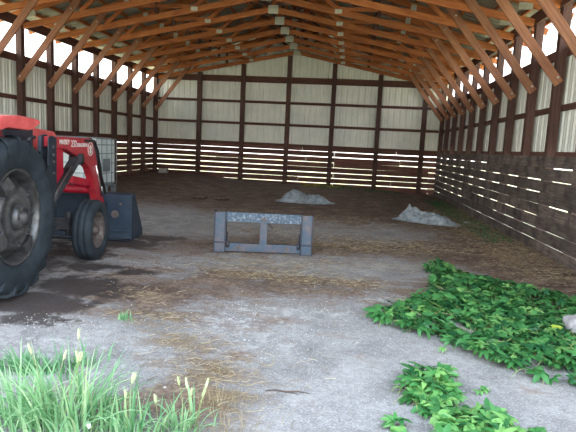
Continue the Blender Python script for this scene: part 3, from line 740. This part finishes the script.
# ------------------------------------------------------------------ vines
def leaflet(mb, base, d, up, L, W, tone, fold=.25, droop=.3):
    d = d.normalized(); a = d.cross(up).normalized(); n = a.cross(d).normalized()
    prof = [(0, 0), (.22, .72), (.48, 1.0), (.75, .68), (1.0, 0)]
    cen = []; lf = []; rt = []
    for t, w in prof:
        c = base + d * (L * t) - n * (droop * L * t * t)
        cen.append(c)
        if 0 < w: lf.append(c + a * (W / 2 * w) + n * (fold * W / 2 * w)); rt.append(c - a * (W / 2 * w) + n * (fold * W / 2 * w))
    vs = cen + lf + rt
    fs = [(0, 1, 5), (1, 2, 6, 5), (2, 3, 7, 6), (3, 4, 7), (0, 8, 1), (1, 8, 9, 2), (2, 9, 10, 3), (3, 10, 4)]
    mb.add(vs, fs, tone=tone, smooth=True)

def inside(p, poly):
    x, y = p; c = False; j = len(poly) - 1
    for i in range(len(poly)):
        xi, yi = poly[i]; xj, yj = poly[j]
        if (yi > y) != (yj > y) and x < (xj - xi) * (y - yi) / (yj - yi) + xi: c = not c
        j = i
    return c

def vine(name, poly, n, label, seed, hmax=.13, size=1.0, light=0.0, group='creeping vines on the slab'):
    rr = random.Random(seed); xs = [p[0] for p in poly]; ys = [p[1] for p in poly]
    ox, oy = sum(xs) / len(xs), sum(ys) / len(ys)
    t = empty(name, (ox, oy, 0)); lm = MB(); stm = MB(); k = 0
    while k < n:
        x, y = rr.uniform(min(xs), max(xs)), rr.uniform(min(ys), max(ys))
        if not inside((x, y), poly): continue
        if n > 100 and noise.noise(Vector((x * 3.1, y * 3.1, seed + 9))) < -.34: k += 1; continue
        k += 1
        pile = .5 + .9 * noise.noise(Vector((x * 2.2, y * 2.2, seed)))
        h = .02 + hmax * max(.1, pile) * rr.uniform(.35, 1.1)
        az = rr.uniform(0, 2 * math.pi); tilt = rr.uniform(.1, .8)
        nrm = Vector((math.cos(az) * math.sin(tilt), math.sin(az) * math.sin(tilt), math.cos(tilt)))
        c = Vector((x - ox, y - oy, h)); dr = Vector((rr.uniform(-1, 1), rr.uniform(-1, 1), 0)).normalized()
        dr = (dr - nrm * dr.dot(nrm)).normalized()
        L = rr.uniform(.065, .115) * size; tone = min(1, max(0, rr.gauss(.42 + light, .26)))
        nl = rr.choice((3, 5, 5))
        for q in range(nl):
            a = (q - (nl - 1) / 2) * (.75 if nl == 5 else 1.0)
            dd = Matrix.Rotation(a, 3, nrm) @ dr
            leaflet(lm, c, dd, nrm, L * (1 - .12 * abs(q - (nl - 1) / 2)), L * .38, min(1, max(0, tone + rr.uniform(-.08, .08))), droop=rr.uniform(.1, .5))
        if k % 4 == 0:
            b = Vector((c.x - dr.x * .12, c.y - dr.y * .12, .008)); stm.tube([b, (b + c) / 2 + Vector((0, 0, .02)), c], .0022, 4)
        if k % 45 == 0:
            pts = [];p = Vector((c.x, c.y, h * .8)); a = rr.uniform(0, 6.28)
            for q in range(7):
                pts.append(p.copy()); a += rr.uniform(-.4, .4); p += Vector((math.cos(a) * .07, math.sin(a) * .07, rr.uniform(-.012, .012))); p.z = max(.012, p.z)
                if not inside((p.x + ox, p.y + oy), poly): break
            if len(pts) > 2: stm.tube(pts, .0035, 5)
    f = lm.build('foliage', M['vine'], t, fix=False); n > 100 and stm.build('stems', M['stem'], t, fix=False)
    return tag(t, label, 'vine', group)

V1 = [(0.26, 4.58), (0.3, 4.80), (0.58, 5.2), (0.96, 5.66), (1.10, 6.4), (1.06, 6.75), (1.22, 7.05), (1.5, 6.95), (1.84, 6.5), (2.22, 6.2), (2.48, 5.6), (2.75, 5.1), (2.3, 4.2), (2.06, 3.40), (1.72, 3.5), (1.64, 3.58), (1.35, 3.62), (1.12, 3.78), (0.98, 4.06), (0.84, 4.22), (0.52, 4.38)]
hole = (1.42, 4.42, .13)
vine('creeping_vine', V1, 2300, 'wide green leafy vine mat spreading over the slab by right wall', 2, .12)
V2 = [(0.43, 3.32), (0.5, 3.42), (0.63, 3.50), (0.79, 3.50), (0.74, 3.34), (0.78, 3.2), (0.72, 3.0), (0.90, 3.05), (1.0, 2.98), (1.00, 2.74), (1.05, 2.5), (.3, 2.5), (0.40, 2.75), (0.50, 2.95), (0.42, 3.1)]
vine('creeping_vine', V2, 300, 'narrow trailing vine in the front, reaching towards the larger mat', 6, .10, 1.0, .18)
def sprig(x, y, n, label, seed, size=.6):
    rr = random.Random(seed); poly = [(x - .05 * n / 4, y - .03), (x + .05 * n / 4, y - .03), (x + .05 * n / 4, y + .03), (x - .05 * n / 4, y + .03)]
    v = vine('vine_sprig', poly, n, label, seed, .05, size, .2, 'small vine sprigs on bare concrete'); return v
sprig(.87, 4.0, 4, 'tiny vine sprig on the concrete between the two vine mats', 31, .5)
sprig(.33, 2.78, 5, 'small vine sprig left of the front vine', 33, .8)
sprig(.98, 3.32, 4, 'tiny vine sprig lying just right of the front vine', 34, .55)
sprig(1.14, 2.80, 7, 'leafy vine sprig at the right end of the front vine', 35, 1.0)
o = empty('yellow_leaf', (1.92, 4.62, .13)); mb = MB()
for a in range(5): leaflet(mb, Vector((0, 0, 0)), Vector((math.cos(a * 1.25), math.sin(a * 1.25), .3)), Vector((0, 0, 1)), .055, .04, .9)
bpy.data.objects.remove(o); o = mb.build('yellow_leaf', M['yleaf']); o.location = (1.86, 4.50, .12); tag(o, 'yellowed leaf cluster on the vine mat near the stone', 'leaf')

# ------------------------------------------------------------------ grass
def blade(mb, base, az, L, lean, w, tone, seg=6):
    d = Vector((math.cos(az), math.sin(az), 0)); side = Vector((-d.y, d.x, 0)); vs = []; p = Vector(base); ang = lean * .3
    for i in range(seg + 1):
        t = i / seg; ww = w * (1 - t ** 1.6) * .5 + .0004
        vs += [p + side * ww + Vector((0, 0, ww * .5)), p.copy(), p - side * ww + Vector((0, 0, ww * .5))]
        p = p + (d * math.sin(ang) + Vector((0, 0, math.cos(ang)))) * (L / seg); ang += lean * 1.5 / seg
    fs = []
    for i in range(seg):
        b = i * 3; fs += [(b, b + 1, b + 4, b + 3), (b + 1, b + 2, b + 5, b + 4)]
    mb.add(vs, fs, tone=tone, smooth=True); return p
def clump(name, x, y, n, rx, ry, Lmin, Lmax, label, seed, heads=0, mat='grass', leanmax=1.3, group='grass tufts growing at the front of the slab', w=(.007, .019), tone=(.5, .22)):
    rr = random.Random(seed); t = empty(name, (x, y, ground_h(x, y))); mb = MB()
    for _ in range(n):
        bx, by = rr.gauss(0, rx), rr.gauss(0, ry); az = math.atan2(by, bx) + rr.gauss(0, .8)
        blade(mb, (bx, by, 0), az, rr.uniform(Lmin, Lmax), rr.uniform(.1, leanmax), rr.uniform(*w), min(1, max(0, rr.gauss(*tone))))
    mb.build('blades', M[mat], t, fix=False)
    for i in range(heads):
        bx, by = rr.gauss(0, rx * 1.1), rr.gauss(0, ry); az = rr.uniform(0, 6.28); L = rr.uniform(Lmax * .75, Lmax * 1.05)
        pts = [Vector((bx + math.cos(az) * .05 * (k / 5) ** 2 * L / .3, by + math.sin(az) * .05 * (k / 5) ** 2 * L / .3, L * k / 5)) for k in range(6)]
        st = MB().tube(pts, .0014, 4).build('stalk', M['stem'], t)
        d = (pts[-1] - pts[-2]).normalized(); h = MB(); e = pts[-1]
        h.tube([e, e + d * .01, e + d * .03, e + d * .05, e + d * .062], [.002, .006, .0075, .005, .001], 7)
        for q in range(30):
            tt_ = rr.uniform(0, .055); aa = rr.uniform(0, 6.28); v = Vector((math.cos(aa), math.sin(aa), .7)); p = e + d * tt_
            h.add([p, p + v * .013 + Vector((.0006, 0, 0)), p + v * .013 - Vector((.0006, 0, 0))], [(0, 1, 2)])
        h.build('seed_head', M['seed'], st, fix=False)
    return tag(t, label, 'grass', group)
clump('grass_tuft', -1.42, 2.42, 210, .12, .09, .20, .50, 'largest blue green grass tuft, with pale seed heads at lower left', 1, 5, tone=(.55, .22))
clump('grass_tuft', -1.68, 2.40, 90, .08, .09, .18, .42, 'grass tuft at the lower left edge beside the largest tuft', 12, 1)
clump('grass_tuft', -1.06, 2.44, 80, .10, .06, .10, .26, 'sparse grass tuft just right of the largest tuft', 3, 4)
clump('grass_tuft', -.82, 2.52, 45, .07, .05, .10, .24, 'sparse grass tuft with upright seed heads beside dry straw', 4, 5)
clump('grass_tuft', -2.02, 2.98, 170, .14, .06, .06, .17, 'low dark grass tuft on the pale slab behind the largest tuft', 5, 0, tone=(.2, .15))
clump('grass_tuft', -1.77, 3.12, 50, .06, .04, .06, .18, 'small upright weed tuft behind the largest grass tuft', 6, 0, tone=(.25, .15))
clump('dry_grass_tuft', -.68, 2.80, 130, .10, .07, .05, .14, 'dry tan grass tuft on the concrete edge in front', 7, 0, 'straw', 1.6, None, (.0015, .003))
clump('dry_grass_tuft', -.55, 2.56, 90, .09, .05, .05, .12, 'dry tan grass tuft at the bottom edge, right of the green tufts', 8, 0, 'straw', 1.6, None, (.0015, .003))
clump('green_weed', -1.86, 4.06, 40, .035, .03, .03, .085, 'tiny bright green weed alone in the middle of the slab', 9, 0, 'grass', .9, None, (.008, .014), (.35, .2))
# sparse growth at the foot of the walls
def fringe(name, x0, x1, y0, y1, n, L, mat, label, seed, tone):
    rr = random.Random(seed); mb = MB()
    for _ in range(n):
        x, y = rr.uniform(x0, x1), rr.uniform(y0, y1); blade(mb, (x, y, ground_h(x, y) - .005), rr.uniform(0, 6.28), rr.uniform(.4, 1) * L, rr.uniform(.2, 1.3), rr.uniform(.006, .014), min(1, max(0, rr.gauss(*tone))), 4)
    tag(mb.build(name, M[mat], fix=False), label, 'weeds', kind='stuff')
fringe('weeds', -1.75, -.25, 19.2, 19.85, 420, .14, 'wgrass', 'yellow green weeds at the foot of the back planks', 41, (.6, .3))
fringe('weeds', -1.2, 1.9, 18.9, 20.0, 500, .14, 'vine', 'dark green weeds in the dirt along the back planks', 42, (.1, .1))
fringe('weeds', 2.5, 3.08, 9.5, 17.5, 1300, .11, 'vine', 'dull green weeds along the foot of the right plank wall', 43, (.12, .1))
# twig
mb = MB(); mb.tube([(-.14, 0, .006), (-.08, .012, .010), (-.01, .002, .007), (.06, .010, .012), (.14, .004, .006)], [.003, .004, .005, .004, .002], 6)
mb.tube([(.0, .004, .008), (.04, -.02, .012), (.07, -.025, .008)], [.003, .0025, .0015], 5)
o = mb.build('twig', M['clod']); o.location = (-.30, 3.05, 0); o.rotation_euler = (0, 0, .05); tag(o, 'thin dark twig lying on the bare front concrete', 'twig')
# paper scrap
mb = MB(); vs = [(-.02, -.008, 0), (0, -.012, .008), (.022, -.006, .002), (.024, .008, .004), (.002, .012, .012), (-.02, .009, .003)]
mb.add(vs, [(0, 1, 4, 5), (1, 2, 3, 4)]); o = mb.build('paper_scrap', M['white']); o.location = (-1.27, 2.36, .06); o.rotation_euler = (.3, .5, -.7)
m = o.modifiers.new('thick', 'SOLIDIFY'); m.thickness = .0012
tag(o, 'small white scrap caught in the grass at lower left', 'scrap')

# ------------------------------------------------------------------ light
w = bpy.data.worlds.new('sky'); bpy.context.scene.world = w; w.use_nodes = True; nt = w.node_tree; nt.nodes.clear()
out = nt.nodes.new('ShaderNodeOutputWorld'); bg = nt.nodes.new('ShaderNodeBackground'); nt.links.new(bg.outputs[0], out.inputs[0])
tc = nt.nodes.new('ShaderNodeTexCoord'); sx = nt.nodes.new('ShaderNodeSeparateXYZ'); nt.links.new(tc.outputs['Generated'], sx.inputs[0])
r = ramp(nt, [(0, (1.0, .98, .93)), (.25, (.90, .95, 1.0)), (1, (.62, .79, 1.0))]); nt.links.new(sx.outputs[2], r.inputs[0]); nt.links.new(r.outputs[0], bg.inputs[0])
bg.inputs[1].default_value = 1.6
sun = bpy.data.lights.new('sun', 'SUN'); sun.energy = 5; sun.angle = rad(1); sun.color = (1, .95, .84)
so = bpy.data.objects.new('sun', sun); C.objects.link(so)
dirv = Vector((.30, -1.0, -1.75)).normalized()
so.rotation_euler = dirv.to_track_quat('-Z', 'Y').to_euler(); so.location = (-5, 25, 20)

# ------------------------------------------------------------------ camera
cam = bpy.data.cameras.new('camera'); cam.sensor_width = 36; cam.lens = 510 / 576 * 36; cam.clip_start = .05; cam.clip_end = 500
co = bpy.data.objects.new('camera', cam); C.objects.link(co)
co.matrix_world = Matrix.Translation((0, 0, EYE)) @ Matrix.Rotation(.1155, 4, 'Z') @ Matrix.Rotation(math.pi / 2 - .1345, 4, 'X') @ Matrix.Rotation(.049, 4, 'Z')
bpy.context.scene.camera = co
vs_ = bpy.context.scene.view_settings
vs_.view_transform = 'Standard'; vs_.look = 'None'; vs_.gamma = 1; vs_.use_curve_mapping = False; vs_.exposure = 1.65
